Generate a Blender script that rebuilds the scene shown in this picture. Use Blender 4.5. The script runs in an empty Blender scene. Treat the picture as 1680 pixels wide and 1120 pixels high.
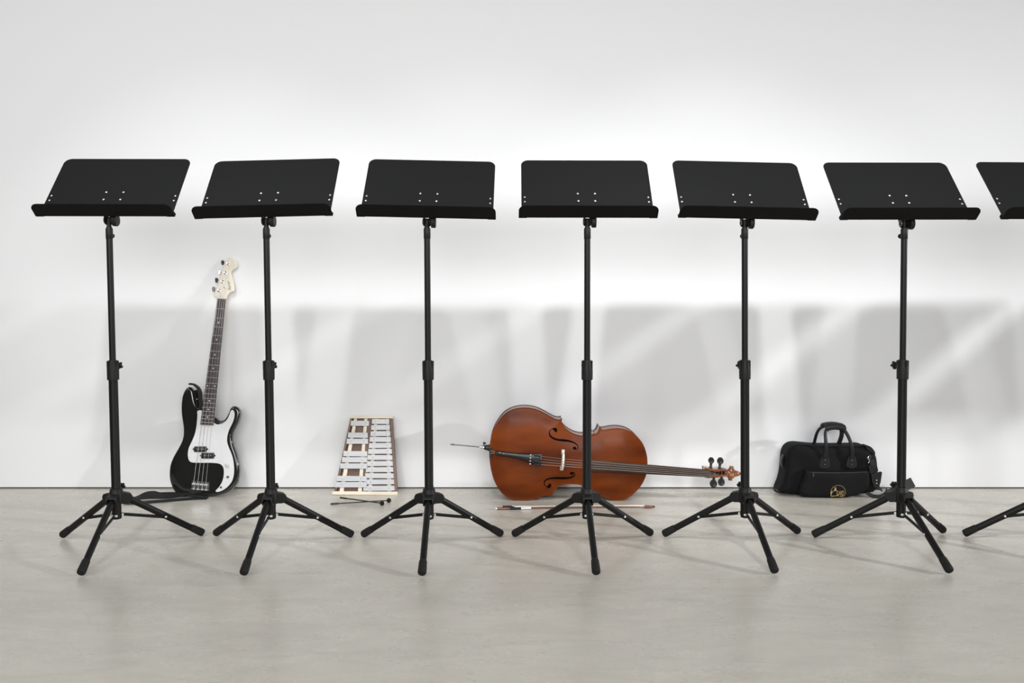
import bpy, bmesh, math, random
import numpy as np
from mathutils import Vector, Matrix
from mathutils.geometry import delaunay_2d_cdt

random.seed(7)
scene = bpy.context.scene
COL = scene.collection
PI = math.pi
R = math.radians

# ------------------------------------------------------------------ materials
def material(name, color, rough=0.5, metal=0.0, coat=0.0, noise=None, bump=None, spec=0.5):
    """noise = (scale xyz, other colour, low, high); bump = (scale, strength, distance)"""
    m = bpy.data.materials.new(name)
    m.use_nodes = True
    nt = m.node_tree
    b = nt.nodes['Principled BSDF']
    b.inputs['Base Color'].default_value = (*color, 1)
    b.inputs['Roughness'].default_value = rough
    b.inputs['Metallic'].default_value = metal
    b.inputs['Coat Weight'].default_value = coat
    b.inputs['Coat Roughness'].default_value = 0.12
    b.inputs['Specular IOR Level'].default_value = spec
    tc = nt.nodes.new('ShaderNodeTexCoord')
    if noise:
        sc, other, lo, hi = noise
        mp = nt.nodes.new('ShaderNodeMapping')
        mp.inputs['Scale'].default_value = sc
        nz = nt.nodes.new('ShaderNodeTexNoise')
        nz.inputs['Scale'].default_value = 1.0
        nz.inputs['Detail'].default_value = 5.0
        rp = nt.nodes.new('ShaderNodeValToRGB')
        rp.color_ramp.elements[0].position = lo
        rp.color_ramp.elements[1].position = hi
        rp.color_ramp.elements[0].color = (*color, 1)
        rp.color_ramp.elements[1].color = (*other, 1)
        nt.links.new(tc.outputs['Object'], mp.inputs['Vector'])
        nt.links.new(mp.outputs['Vector'], nz.inputs['Vector'])
        nt.links.new(nz.outputs['Fac'], rp.inputs['Fac'])
        nt.links.new(rp.outputs['Color'], b.inputs['Base Color'])
    if bump:
        sc, st, di = bump
        nz = nt.nodes.new('ShaderNodeTexNoise')
        nz.inputs['Scale'].default_value = sc
        nz.inputs['Detail'].default_value = 3.0
        bp = nt.nodes.new('ShaderNodeBump')
        bp.inputs['Strength'].default_value = st
        bp.inputs['Distance'].default_value = di
        nt.links.new(tc.outputs['Object'], nz.inputs['Vector'])
        nt.links.new(nz.outputs['Fac'], bp.inputs['Height'])
        nt.links.new(bp.outputs['Normal'], b.inputs['Normal'])
    return m

M = {}
M['desk'] = material('satin black sheet steel', (.0072, .0072, .0074), .55, spec=.3, bump=(900, .05, .0003))
M['tray'] = material('satin black tray steel', (.0035, .0033, .0033), .6, spec=.15)
M['tube'] = material('black powder coated tube', (.0050, .0047, .0045), .42, spec=.26)
M['plastic'] = material('black moulded plastic', (.0085, .0080, .0078), .5, spec=.25, bump=(500, .1, .0004))
M['rubber'] = material('black rubber', (.0085, .0080, .0076), .7, spec=.3)
M['rivet'] = material('bare metal rivet', (.75, .74, .73), .35, .6)
M['chrome'] = material('polished chrome', (.78, .78, .78), .16, 1.0)
M['dark_chrome'] = material('smoked chrome', (.12, .12, .125), .25, 1.0)
M['key'] = material('painted dark key reflection', (.02, .02, .021), .3, .4)  # chrome tuning key with its dark reflection put into the colour
M['string'] = material('wound steel string', (.50, .49, .48), .4, .7)
M['black_lacquer'] = material('black gloss lacquer', (.013, .0138, .0118), .12, 0, .6)  # base raised to grey-green: sheen of the reflected room put into the colour
M['white_plastic'] = material('white pickguard plastic', (.76, .76, .765), .3, spec=.3)
M['rosewood'] = material('dark rosewood', (.022, .012, .011), .4, noise=((40, 40, 300), (.05, .026, .021), .35, .7))
M['maple'] = material('pale satin maple', (.80, .735, .62), .4, noise=((60, 60, 8), (.74, .66, .54), .3, .8))
M['pearl'] = material('pearl dot inlay', (.85, .85, .83), .3)
M['ink'] = material('black printed ink', (.03, .028, .025), .5)
M['strap'] = material('black webbing', (.008, .008, .008), .75, bump=(700, .25, .0006))
M['varnish'] = material('orange brown cello varnish', (.080, .0135, .0018), .42, 0, .06, spec=.14,
                        noise=((2.2, 3, 7), (.195, .0400, .0038), .36, .62))
M['rib'] = material('dark rib varnish', (.12, .042, .026), .25, 0, .3, noise=((60, 10, 4), (.13, .04, .02), .35, .7))
M['neckwood'] = material('red brown neck varnish', (.15, .042, .012), .3, 0, .6, noise=((14, 30, 30), (.26, .085, .024), .35, .7))
M['ebony'] = material('polished ebony', (.010, .0095, .009), .34)
M['gut'] = material('dull steel string', (.30, .28, .26), .45, .5)
M['fingerboard'] = material('worn ebony fingerboard', (.040, .021, .013), .42, spec=.2, noise=((3, 60, 90), (.075, .043, .029), .4, .7))
M['fhole'] = material('dark sound hole', (.004, .002, .0015), .95, spec=.05)
M['bridge'] = material('unvarnished bridge maple', (.80, .74, .66), .5)
M['purfling'] = material('dark edge inlay', (.03, .012, .006), .4)
M['brownwood'] = material('walnut stained frame', (.125, .062, .040), .45, noise=((12, 30, 6), (.20, .105, .068), .35, .7))
M['cream'] = material('raw pale spruce', (.84, .76, .62), .55, noise=((8, 40, 60), (.76, .67, .53), .35, .75))
M['bar'] = material('brushed aluminium bar', (.57, .57, .58), .38, .12, spec=.3, noise=((6, 80, 300), (.47, .47, .48), .3, .8))
M['screw'] = material('bright screw head', (.5, .5, .5), .2, 1.0)
M['mallet'] = material('dark brown mallet', (.018, .0145, .012), .45)
M['bowwood'] = material('red brown bow stick', (.16, .050, .028), .3, 0, .4)
M['hair'] = material('pale horsehair', (.80, .76, .68), .6)
M['silver'] = material('silver winding', (.80, .79, .77), .3, .7)
M['fabric'] = material('black bag nylon', (.0050, .0044, .0052), .8, spec=.2, bump=(60, .35, .004))
M['leather'] = material('black leather', (.0095, .0095, .0102), .45, spec=.35, bump=(180, .3, .0012))
M['zip'] = material('dull zip metal', (.16, .15, .14), .4, .9)
M['gold'] = material('gold embroidery', (.62, .45, .17), .45, .35)

# wall: matt white paint
def wall_material():
    m = material('white wall paint', (.86, .86, .865), .55, bump=(9, .03, .01))
    return m

def floor_material():
    m = bpy.data.materials.new('polished concrete')
    m.use_nodes = True
    nt = m.node_tree
    L = nt.links
    b = nt.nodes['Principled BSDF']
    tc = nt.nodes.new('ShaderNodeTexCoord')
    def noise(scale, sx, sy, detail, dist=0.0):
        mp = nt.nodes.new('ShaderNodeMapping')
        mp.inputs['Scale'].default_value = (sx, sy, 1)
        n = nt.nodes.new('ShaderNodeTexNoise')
        n.inputs['Scale'].default_value = scale
        n.inputs['Detail'].default_value = detail
        n.inputs['Roughness'].default_value = .62
        n.inputs['Distortion'].default_value = dist
        L.new(tc.outputs['Object'], mp.inputs['Vector'])
        L.new(mp.outputs['Vector'], n.inputs['Vector'])
        return n
    def ramp(n, p0, c0, p1, c1):
        r = nt.nodes.new('ShaderNodeValToRGB')
        r.color_ramp.elements[0].position = p0
        r.color_ramp.elements[1].position = p1
        r.color_ramp.elements[0].color = (*c0, 1)
        r.color_ramp.elements[1].color = (*c1, 1)
        L.new(n.outputs['Fac'], r.inputs['Fac'])
        return r
    def mix(kind, fac, a, c):
        x = nt.nodes.new('ShaderNodeMix')
        x.data_type = 'RGBA'
        x.blend_type = kind
        x.inputs[0].default_value = fac
        L.new(a.outputs[0] if a.bl_idname != 'ShaderNodeMix' else a.outputs[2], x.inputs[6])
        L.new(c.outputs[0], x.inputs[7])
        return x
    big = ramp(noise(.9, 1, 1.6, 5, .4), .3, (.545, .512, .448), .72, (.640, .602, .528))
    mid = ramp(noise(5, 1, 3.2, 8, .8), .3, (.86, .86, .86), .7, (1.05, 1.05, 1.045))
    fine = ramp(noise(60, 1, 2.0, 6), .25, (.90, .90, .90), .7, (1.04, 1.04, 1.04))
    spots = ramp(noise(140, 1, 1, 2), .22, (.70, .69, .68), .27, (1, 1, 1))
    c = mix('MULTIPLY', .8, big, mid)
    c = mix('MULTIPLY', .8, c, fine)
    c = mix('MULTIPLY', .35, c, spots)
    L.new(c.outputs[2], b.inputs['Base Color'])
    rr = noise(3, 1, 2, 6)
    rm = nt.nodes.new('ShaderNodeMapRange')
    rm.inputs['To Min'].default_value = .20
    rm.inputs['To Max'].default_value = .36
    L.new(rr.outputs['Fac'], rm.inputs['Value'])
    L.new(rm.outputs['Result'], b.inputs['Roughness'])
    bp = nt.nodes.new('ShaderNodeBump')
    bp.inputs['Strength'].default_value = .05
    bp.inputs['Distance'].default_value = .004
    L.new(noise(22, 1, 2, 6).outputs['Fac'], bp.inputs['Height'])
    L.new(bp.outputs['Normal'], b.inputs['Normal'])
    b.inputs['Specular IOR Level'].default_value = .6
    return m

# ------------------------------------------------------------------ mesh builder
class MB:
    def __init__(self):
        self.v = []; self.f = []
    def add(self, verts, faces):
        o = len(self.v)
        self.v += [tuple(p) for p in verts]
        self.f += [tuple(i + o for i in f) for f in faces]
        return self
    def box(self, c, s, rot=None):
        c = Vector(c); h = Vector(s) / 2
        pts = []
        for x in (-1, 1):
            for y in (-1, 1):
                for z in (-1, 1):
                    p = Vector((x * h.x, y * h.y, z * h.z))
                    pts.append(c + (rot @ p if rot else p))
        return self.add(pts, [(0, 1, 3, 2), (4, 6, 7, 5), (0, 4, 5, 1), (2, 3, 7, 6), (0, 2, 6, 4), (1, 5, 7, 3)])
    def rings(self, rings, cap=True, closed=False):
        n = len(rings[0]); o = []
        V = []; F = []
        for r in rings: V += r
        m = len(rings)
        for i in range(m if closed else m - 1):
            j = (i + 1) % m
            for k in range(n):
                l = (k + 1) % n
                F.append((i * n + k, i * n + l, j * n + l, j * n + k))
        if cap and not closed:
            F.append(tuple(range(n))[::-1]); F.append(tuple((m - 1) * n + k for k in range(n)))
        return self.add(V, F)
    def lathe(self, prof, origin, axis, seg=24):
        """prof: list of (distance along axis, radius)"""
        ax = Vector(axis).normalized(); o = Vector(origin)
        a = ax.orthogonal().normalized(); b = ax.cross(a)
        rs = [[o + ax * h + (a * math.cos(2 * PI * k / seg) + b * math.sin(2 * PI * k / seg)) * max(r, 1e-5) for k in range(seg)] for h, r in prof]
        return self.rings(rs)
    def cyl(self, p0, p1, r0, r1=None, seg=20):
        p0 = Vector(p0); p1 = Vector(p1)
        return self.lathe([(0, r0), ((p1 - p0).length, r0 if r1 is None else r1)], p0, p1 - p0, seg)
    def sphere(self, c, r, sx=1, sy=1, sz=1, n=16):
        rs = []
        for i in range(n + 1):
            t = -PI / 2 + PI * i / n
            rr = max(math.cos(t), 1e-4)
            rs.append([(c[0] + r * sx * rr * math.cos(2 * PI * k / (2 * n)), c[1] + r * sy * rr * math.sin(2 * PI * k / (2 * n)), c[2] + r * sz * math.sin(t)) for k in range(2 * n)])
        return self.rings(rs)
    def tube(self, path, r, seg=10, closed=False, flat=1.0):
        P = [Vector(p) for p in path]; n = len(P)
        rad = r if isinstance(r, (list, tuple)) else [r] * n
        rs = []; prev = None
        for i in range(n):
            if closed: t = P[(i + 1) % n] - P[i - 1]
            else: t = P[min(i + 1, n - 1)] - P[max(i - 1, 0)]
            t.normalize()
            if prev is None: a = t.orthogonal().normalized()
            else:
                a = prev - t * prev.dot(t)
                a = a.normalized() if a.length > 1e-6 else t.orthogonal().normalized()
            prev = a; b = t.cross(a)
            rs.append([P[i] + a * (rad[i] * math.cos(2 * PI * k / seg)) + b * (rad[i] * flat * math.sin(2 * PI * k / seg)) for k in range(seg)])
        return self.rings(rs, closed=closed)
    def ribbon(self, path, wdir, width, th):
        """flat strap: path points, wdir a vector (or one per point) across, thickness th"""
        P = [Vector(p) for p in path]; n = len(P); rs = []
        for i in range(n):
            t = (P[min(i + 1, n - 1)] - P[max(i - 1, 0)]).normalized()
            w = Vector(wdir[i] if isinstance(wdir, list) else wdir)
            w = (w - t * w.dot(t)).normalized()
            nn = t.cross(w)
            ww = width[i] if isinstance(width, list) else width
            rs.append([P[i] + w * ww / 2 * a + nn * th / 2 * b for a, b in ((-1, -1), (1, -1), (1, 1), (-1, 1))])
        return self.rings(rs)
    def torus(self, c, axis, RR, r, seg=40, s2=10):
        ax = Vector(axis).normalized(); a = ax.orthogonal().normalized(); b = ax.cross(a)
        return self.tube([Vector(c) + (a * math.cos(2 * PI * k / seg) + b * math.sin(2 * PI * k / seg)) * RR for k in range(seg)], r, s2, closed=True)
    def prism(self, pts3, d):
        """polygon of 3D points extruded by the vector d"""
        n = len(pts3); d = Vector(d)
        V = [Vector(p) for p in pts3] + [Vector(p) + d for p in pts3]
        F = [tuple(range(n))[::-1], tuple(range(n, 2 * n))] + [(k, (k + 1) % n, n + (k + 1) % n, n + k) for k in range(n)]
        return self.add(V, F)
    def build(self, name, m, parent=None, smooth=40, loc=None, bevel=None):
        me = bpy.data.meshes.new(name)
        off = Vector(loc) if loc else Vector((0, 0, 0))
        me.from_pydata([Vector(p) - off for p in self.v], [], self.f)
        bm = bmesh.new(); bm.from_mesh(me)
        bmesh.ops.recalc_face_normals(bm, faces=bm.faces)
        bm.to_mesh(me); bm.free()
        me.materials.append(m)
        o = bpy.data.objects.new(name, me)
        COL.objects.link(o)
        o.location = off
        if parent: o.parent = parent
        if smooth:
            for p in me.polygons: p.use_smooth = True
            me.set_sharp_from_angle(angle=R(smooth))
        if bevel:
            bv = o.modifiers.new('bevel', 'BEVEL'); bv.width = bevel; bv.segments = 2; bv.limit_method = 'ANGLE'; bv.angle_limit = R(40)
        return o

def cr(pts, n=6, closed=False):
    """Catmull-Rom through 2D/3D points"""
    P = [np.array(p, float) for p in pts]; m = len(P); out = []
    for i in range(m if closed else m - 1):
        if closed: a, b, c, d = P[i - 1], P[i], P[(i + 1) % m], P[(i + 2) % m]
        else: a, b, c, d = P[max(i - 1, 0)], P[i], P[i + 1], P[min(i + 2, m - 1)]
        for k in range(n):
            t = k / n
            out.append(.5 * ((2 * b) + (c - a) * t + (2 * a - 5 * b + 4 * c - d) * t * t + (3 * b - a - 3 * c + d) * t ** 3))
    if not closed: out.append(P[-1])
    return [tuple(p) for p in out]

def edge_dist(pts, poly):
    P = np.array(pts)[:, None, :]; A = np.array(poly)[None]; B = np.roll(np.array(poly), -1, 0)[None]
    ab = B - A; t = ((P - A) * ab).sum(-1) / np.maximum((ab ** 2).sum(-1), 1e-14)
    t = np.clip(t, 0, 1)[..., None]
    return np.sqrt((((P - (A + ab * t)) ** 2).sum(-1)).min(1))

def inside(pts, poly):
    P = np.array(pts); A = np.array(poly); B = np.roll(A, -1, 0); c = np.zeros(len(P), bool)
    for (x0, y0), (x1, y1) in zip(A, B):
        if abs(y1 - y0) < 1e-12: continue
        h = ((y0 > P[:, 1]) != (y1 > P[:, 1])) & (P[:, 0] < (x1 - x0) * (P[:, 1] - y0) / (y1 - y0) + x0)
        c ^= h
    return c

def plate(poly, front, back, grid, insets=(), mb=None):
    """Solid with a traced outline: local x = u, local z = v, local y = -w.
    front(d, u, v), back(d, u, v) give w from the distance d to the outline."""
    mb = mb or MB()
    poly = [tuple(p) for p in poly]
    A = np.array(poly)
    area = .5 * np.sum(A[:, 0] * np.roll(A[:, 1], -1) - np.roll(A[:, 0], -1) * A[:, 1])
    if area < 0: poly = poly[::-1]; A = A[::-1]
    ext = []
    t = np.roll(A, -1, 0) - np.roll(A, 1, 0); t /= np.maximum(np.linalg.norm(t, axis=1, keepdims=True), 1e-9)
    nrm = np.stack([-t[:, 1], t[:, 0]], 1)
    for d in insets:
        q = A + nrm * d
        ok = inside(q, poly); dd = edge_dist(q, poly)
        ext += [tuple(q[i]) for i in range(len(q)) if ok[i] and dd[i] > .93 * d]
    lo = A.min(0); hi = A.max(0)
    g = [(x, y) for x in np.arange(lo[0], hi[0], grid) for y in np.arange(lo[1], hi[1], grid * .97)]
    if g:
        ok = inside(g, poly); dd = edge_dist(g, poly); mn = (max(insets) if insets else 0) + grid * .4
        ext += [g[i] for i in range(len(g)) if ok[i] and dd[i] > mn]
    n = len(poly)
    co = [Vector(p) for p in poly] + [Vector(p) for p in ext]
    V, E, F, *_ = delaunay_2d_cdt(co, [(i, (i + 1) % n) for i in range(n)], [], 1, 1e-6)
    V = [(p.x, p.y) for p in V]
    d = edge_dist(V, poly)
    N = len(V)
    fv = [(u, -front(dd, u, v), v) for (u, v), dd in zip(V, d)]
    bv = [(u, -back(dd, u, v), v) for (u, v), dd in zip(V, d)]
    cnt = {}
    for f in F:
        for a, b in zip(f, f[1:] + f[:1]): cnt[(a, b)] = cnt.get((a, b), 0) + 1
    faces = [tuple(f) for f in F] + [tuple(i + N for i in reversed(f)) for f in F]
    for (a, b) in cnt:
        if (b, a) not in cnt: faces.append((b, a, a + N, b + N))
    return mb.add(fv + bv, faces)

def flat(w): return lambda d, u, v: w
def rounded(w, r): return lambda d, u, v: w if d >= r else w - r + math.sqrt(max(r * r - (r - d) ** 2, 0))
def rounded_back(w, r): return lambda d, u, v: w if d >= r else w + r - math.sqrt(max(r * r - (r - d) ** 2, 0))

def thing(name, label, cat, loc, rot=(0, 0, 0), group=None):
    o = bpy.data.objects.new(name, None); COL.objects.link(o)
    o.empty_display_size = .05
    o.location = loc; o.rotation_euler = rot
    o['label'] = label; o['category'] = cat
    if group: o['group'] = group
    return o

def structure(o): o['kind'] = 'structure'; return o

def rrect(x0, x1, y0, y1, r, n=6, corners=(1, 1, 1, 1)):
    """rounded rectangle, corners = (bl, br, tr, tl)"""
    out = []
    for (cx, cy, a0, on, px, py) in ((x0 + r, y0 + r, PI, corners[0], x0, y0), (x1 - r, y0 + r, 1.5 * PI, corners[1], x1, y0),
                                     (x1 - r, y1 - r, 0, corners[2], x1, y1), (x0 + r, y1 - r, .5 * PI, corners[3], x0, y1)):
        if on: out += [(cx + r * math.cos(a0 + .5 * PI * k / n), cy + r * math.sin(a0 + .5 * PI * k / n)) for k in range(n + 1)]
        else: out.append((px, py))
    return out

# ------------------------------------------------------------------ setting
WALL = 4.333
CAM_H = 1.02
fl = MB().box((0, 1.2, -.05), (16, 9.6, .1)).build('floor', floor_material(), None, smooth=0)
structure(fl)
wl = MB().box((0, WALL + .06, 2.2 + .003), (16, .12, 4.394)).build('wall_back', wall_material(), None, smooth=0)
structure(wl)
gap = MB().box((0, WALL + .065, .003), (16, .12, .007)).build('trim_1', material('dark joint under the wall', (.035, .03, .027), .8), None, smooth=0)
structure(gap)

# ------------------------------------------------------------------ music stands
HUB = .20
PIV = 1.243
TH = R(41.5)
dy, dz = math.sin(TH), math.cos(TH)

def make_stand():
    t = thing('music_stand', 'x', 'music stand', (0, 0, 0), group='black music stands in a row')
    # tripod
    for ang in (150, 30, -90):
        a = R(ang)
        rad = Vector((math.cos(a), math.sin(a), 0)); side = Vector((-math.sin(a), math.cos(a), 0))
        p0 = rad * .036 + Vector((0, 0, .196)); p1 = rad * .318 + Vector((0, 0, .0135))
        d = (p1 - p0).normalized()
        mb = MB().cyl(p0 - d * .008, p1 - d * .012, .0118)
        up = side.cross(d).normalized()
        if up.z > 0: up = -up
        # channel lips along the underside of the leg
        for s in (-1, 1):
            q = side * (.0052 * s) + up * .0105
            mb.tube([p0 + d * .02 + q, p1 - d * .055 + q], .0024, 6)
        leg = mb.build('leg', M['tube'], t)
        L = (p1 - p0).length
        MB().lathe([(0, .0126), (.004, .0140), (.040, .0152), (.050, .0150), (.0545, .0128), (.056, .0085), (.0562, .001)], p1 - d * .0555, d, 24).build('rubber_foot', M['rubber'], leg)
        q = p0.lerp(p1, .50)
        MB().lathe([(0, .0001), (.0005, .0034), (.002, .0046), (.0255, .0046), (.0270, .0034), (.0274, .0001)], q - side * .0137 + up * .003, side, 14).build('bolt', M['rivet'], leg)
        # brace, a flat bar from the lower sleeve to the leg
        b0 = rad * .020 + Vector((0, 0, .133)); b1 = q + up * .006
        dd = (b1 - b0).normalized()
        MB().ribbon([b0 - dd * .006, b1 + dd * .006], side.cross(dd), .0115, .0036).build('brace', M['tube'], t, smooth=0)
        MB().lathe([(0, .0001), (.0005, .0034), (.0025, .0045), (.020, .0045), (.022, .0034), (.0225, .0001)], b0 - side * .01125, side, 14).build('brace_bolt', M['rivet'], t)
    hub = MB()
    hub.lathe([(-.022, .0235), (-.020, .026), (.016, .027), (.020, .0245), (.034, .0225), (.037, .0195), (.038, .0175)], (0, 0, .198), (0, 0, 1), 32)
    for ang in (150, 30, -90):
        a = R(ang); rot = Matrix.Rotation(a, 3, 'Z')
        for s in (-1, 1):
            prof = [(.015, .178), (.040, .176), (.053, .186), (.056, .198), (.050, .210), (.030, .216), (.015, .217)]
            pts = [rot @ Vector((x, s * .0165 - .0028, z)) for x, z in prof]
            hub.prism(pts, rot @ Vector((0, .0056, 0)))
        hub.prism([rot @ Vector((x, -.0165, z)) for x, z in ((.012, .2165), (.030, .2165), (.050, .2105), (.0545, .203), (.049, .203), (.028, .209), (.012, .209))], rot @ Vector((0, .033, 0)))
    hub = hub.build('hub', M['plastic'], t, bevel=.0012)
    def star(parent, origin, axis, r, th, name='knob'):
        ax = Vector(axis).normalized(); a = ax.orthogonal().normalized(); b = ax.cross(a); o = Vector(origin)
        n = 60
        ring = [(a * math.cos(2 * PI * k / n) + b * math.sin(2 * PI * k / n)) * r * (.86 + .16 * math.cos(5 * 2 * PI * k / n)) for k in range(n)]
        mb = MB().rings([[o + ax * h + p * s for p in ring] for h, s in ((0, .82), (th * .15, .97), (th * .8, 1), (th, .85))])
        mb.cyl(o - ax * .018, o + ax * .002, r * .42)
        return mb.build(name, M['plastic'], parent, smooth=50)
    star(hub, (0, .047, .228), (0, .9, .35), .014, .014, 'knob')
    # column (these parts lean together about the hub)
    H = (0, 0, HUB)
    lean = []
    low = MB().lathe([(0, .0145), (.002, .0172), (.075, .0172), (.078, .0165), (.55, .0165)], (0, 0, .118), (0, 0, 1), 28).build('lower_tube', M['tube'], t, loc=H)
    col = MB().lathe([(0, .0170), (.001, .0212), (.030, .0216), (.044, .0205), (.070, .0166), (.0745, .0155), (.075, .0118)], (0, 0, .646), (0, 0, 1), 32)
    for k in range(8):
        a = 2 * PI * k / 8 + .2
        c, s = math.cos(a), math.sin(a)
        col.box((c * .0185, s * .0185, .700), (.006, .004, .036), Matrix.Rotation(a, 3, 'Z'))
    col.cyl((0, .012, .694), (0, .032, .694), .009)
    col = col.build('collar', M['plastic'], t, loc=H)
    k = star(col, (0, .046, .694), (0, 1, .12), .0165, .016)
    k.matrix_parent_inverse = Matrix.Translation((0, 0, -HUB))
    upt = MB().cyl((0, 0, .60), (0, 0, 1.182), .0115, seg=28).build('upper_tube', M['tube'], t, loc=H)
    slv = MB().lathe([(0, .0118), (.0015, .0128), (.036, .0128), (.040, .0110), (.046, .0085), (.052, .0085)], (0, 0, 1.176), (0, 0, 1), 28).build('sleeve', M['plastic'], t, loc=H)
    ts = MB().lathe([(0, .004), (.010, .004), (.0105, .0075), (.014, .0092), (.020, .0085), (.0225, .004)], (0, .010, 1.188), (0, 1, 0), 18).build('thumb_screw', M['plastic'], slv)
    ts.matrix_parent_inverse = Matrix.Translation((0, 0, -HUB))
    # tilting head: origin at the pivot
    PV = (0, 0, PIV)
    F0 = Vector((0, -.03, .014))                        # fold line of desk and tray
    D = Vector((0, dy, dz)); N = Vector((0, -dz, dy)); X = Vector((1, 0, 0))
    off = Vector(PV)
    br = MB()
    for x in (-.0135, .0085):
        prof = [(-.0150, .002), (-.0125, .022), (.0130, .052), (.0590, .104), (.064, .098), (.046, .050), (.0165, .004), (.0125, -.011), (0, -.0165), (-.0115, -.011)]
        br.prism([off + Vector((x, a, b)) for a, b in prof], (.005, 0, 0))
    br.prism([off + F0 + X * x + D * s - N * .0045 for x, s in ((-.040, .068), (.040, .068), (.040, .14), (-.040, .14))], N * .003)
    br = br.build('bracket', M['tray'], t, smooth=30, loc=PV, bevel=.0008)
    st = MB().lathe([(-.024, .0085), (-.012, .0085), (-.010, .0078), (.012, .0078)], off, (0, 0, 1), 18)
    st.cyl(off + Vector((-.016, 0, 0)), off + Vector((.02, 0, 0)), .0055)
    s_ = st.build('pivot', M['plastic'], br); s_.matrix_parent_inverse = Matrix.Translation(-off)
    rg = MB().torus(off + Vector((-.0142, 0, 0)), (1, 0, 0), .0100, .0024, 24, 8).build('ring', M['zip'], br); rg.matrix_parent_inverse = Matrix.Translation(-off)
    kn = MB()
    n = 48
    rs = []
    for x, rr in ((.0155, .0175), (.0165, .0215), (.030, .0225), (.033, .0205), (.0338, .012)):
        rs.append([off + Vector((x, rr * (1 + .022 * (k % 2)) * math.cos(2 * PI * k / n), rr * (1 + .022 * (k % 2)) * math.sin(2 * PI * k / n))) for k in range(n)])
    kn.rings(rs)
    kn = kn.build('knob', M['plastic'], br, smooth=25); kn.matrix_parent_inverse = Matrix.Translation(-off)
    # desk sheet
    W = .247
    o2 = rrect(-W, W, .0, .318, .028, 8, (0, 0, 1, 1))
    dk = MB().prism([off + F0 + X * x + D * s for x, s in o2], -N * .0022).build('desk_plate', M['desk'], t, smooth=30, loc=PV)
    TW = .2575
    o3 = rrect(-TW, TW, .0, .061, .027, 8, (0, 0, 1, 1))
    tr = MB().prism([off + F0 + X * x + N * s for x, s in o3], -D * .0022)
    for s in (-1, 1):                                   # riveted ears at the two ends of the tray
        e = [(s * TW, 0), (s * (TW - .030), 0), (s * (TW - .030), .030), (s * (TW - .012), .030), (s * TW, .014)]
        tr.prism([off + F0 + X * x + D * q - N * .0024 for x, q in e], -N * .0016)
    tr = tr.build('tray', M['tray'], t, smooth=30, loc=PV)
    for x, s in ((-.0325, .128), (.0325, .128), (-.0315, .088), (.0315, .088), (-.234, .108), (-.234, .083), (.234, .108), (.234, .083)):
        r = .0039 if abs(x) < .1 else .0035
        rv = MB().lathe([(0, r), (.0008, r), (.0016, r * .7), (.002, r * .2)], off + F0 + X * x + D * s, N, 16).build('rivet', M['rivet'], dk)
        rv.matrix_parent_inverse = Matrix.Translation(-off)
    return t

def copy_tree(o, parent=None):
    c = o.copy(); COL.objects.link(c)
    if parent:
        c.parent = parent; c.matrix_parent_inverse = o.matrix_parent_inverse.copy()
    for ch in list(o.children): copy_tree(ch, c)
    return c

LEAN = ('lower_tube', 'collar', 'upper_tube', 'sleeve')
HEAD = ('bracket', 'desk_plate', 'tray')
stand0 = make_stand()
# x, y, turn of the tripod, lean of the column, desk roll, desk turn, desk height change, label
STANDS = [
    (-1.499, 3.340, 2.7, -.45, 0.1, 0, .002, 'black tripod music stand left of the bass guitar, leftmost of the row'),
    (-.913, 3.340, -2.0, -.35, -1.25, -1.5, -.001, 'black tripod music stand between the bass guitar and the glockenspiel, desk dipping to the left'),
    (-.314, 3.337, .8, -.2, 1.25, 0, -.004, 'black tripod music stand between the glockenspiel and the cello endpin, desk dipping to the right'),
    (.284, 3.345, 1.2, -.1, .1, 0, -.003, 'black tripod music stand standing in front of the cello body'),
    (.888, 3.360, 4.2, -.7, 1.15, 1.0, -.006, 'black tripod music stand in front of the cello scroll, left of the black bag'),
    (1.484, 3.362, 6.3, -.4, -.2, 2.0, -.009, 'black tripod music stand over the right end of the black bag and its strap'),
    (2.087, 3.372, 6.0, -.3, .1, 2.0, -.007, 'black tripod music stand cut off by the right edge of the photo'),
    (2.692, 3.360, 3.0, 0, .2, 0, 0, 'black tripod music stand next in the row beyond the right edge of the photo'),
    (3.296, 3.350, 1.0, 0, -.3, 0, 0, 'black tripod music stand two places beyond the right edge of the photo'),
    (3.893, 3.350, 2.0, 0, .1, 0, 0, 'black tripod music stand last but one in the row at the far right'),
    (4.490, 3.350, -1.0, 0, .2, 0, 0, 'black tripod music stand ending the row at the far right'),
]
for i, (x, y, yaw, lean, roll, turn, dzz, lab) in enumerate(STANDS):
    s = stand0 if i == 0 else copy_tree(stand0)
    s.location = (x, y, 0); s.rotation_euler = (0, 0, R(yaw)); s['label'] = lab
    Rl = Matrix.Rotation(R(-yaw), 4, 'Z') @ Matrix.Rotation(R(lean), 4, 'Y')
    for c in s.children:
        nm = c.name.split('.')[0]
        if nm in LEAN:
            c.matrix_local = Matrix.Translation((0, 0, HUB)) @ Rl @ Matrix.Rotation(R(yaw), 4, 'Z')
        elif nm in HEAD:
            pv = Matrix.Translation((0, 0, HUB)) @ Rl @ Vector((0, 0, PIV - HUB + dzz))
            c.matrix_local = Matrix.Translation(pv) @ Matrix.Rotation(R(turn - yaw), 4, 'Z') @ Matrix.Rotation(R(roll), 4, 'Y')

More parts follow.
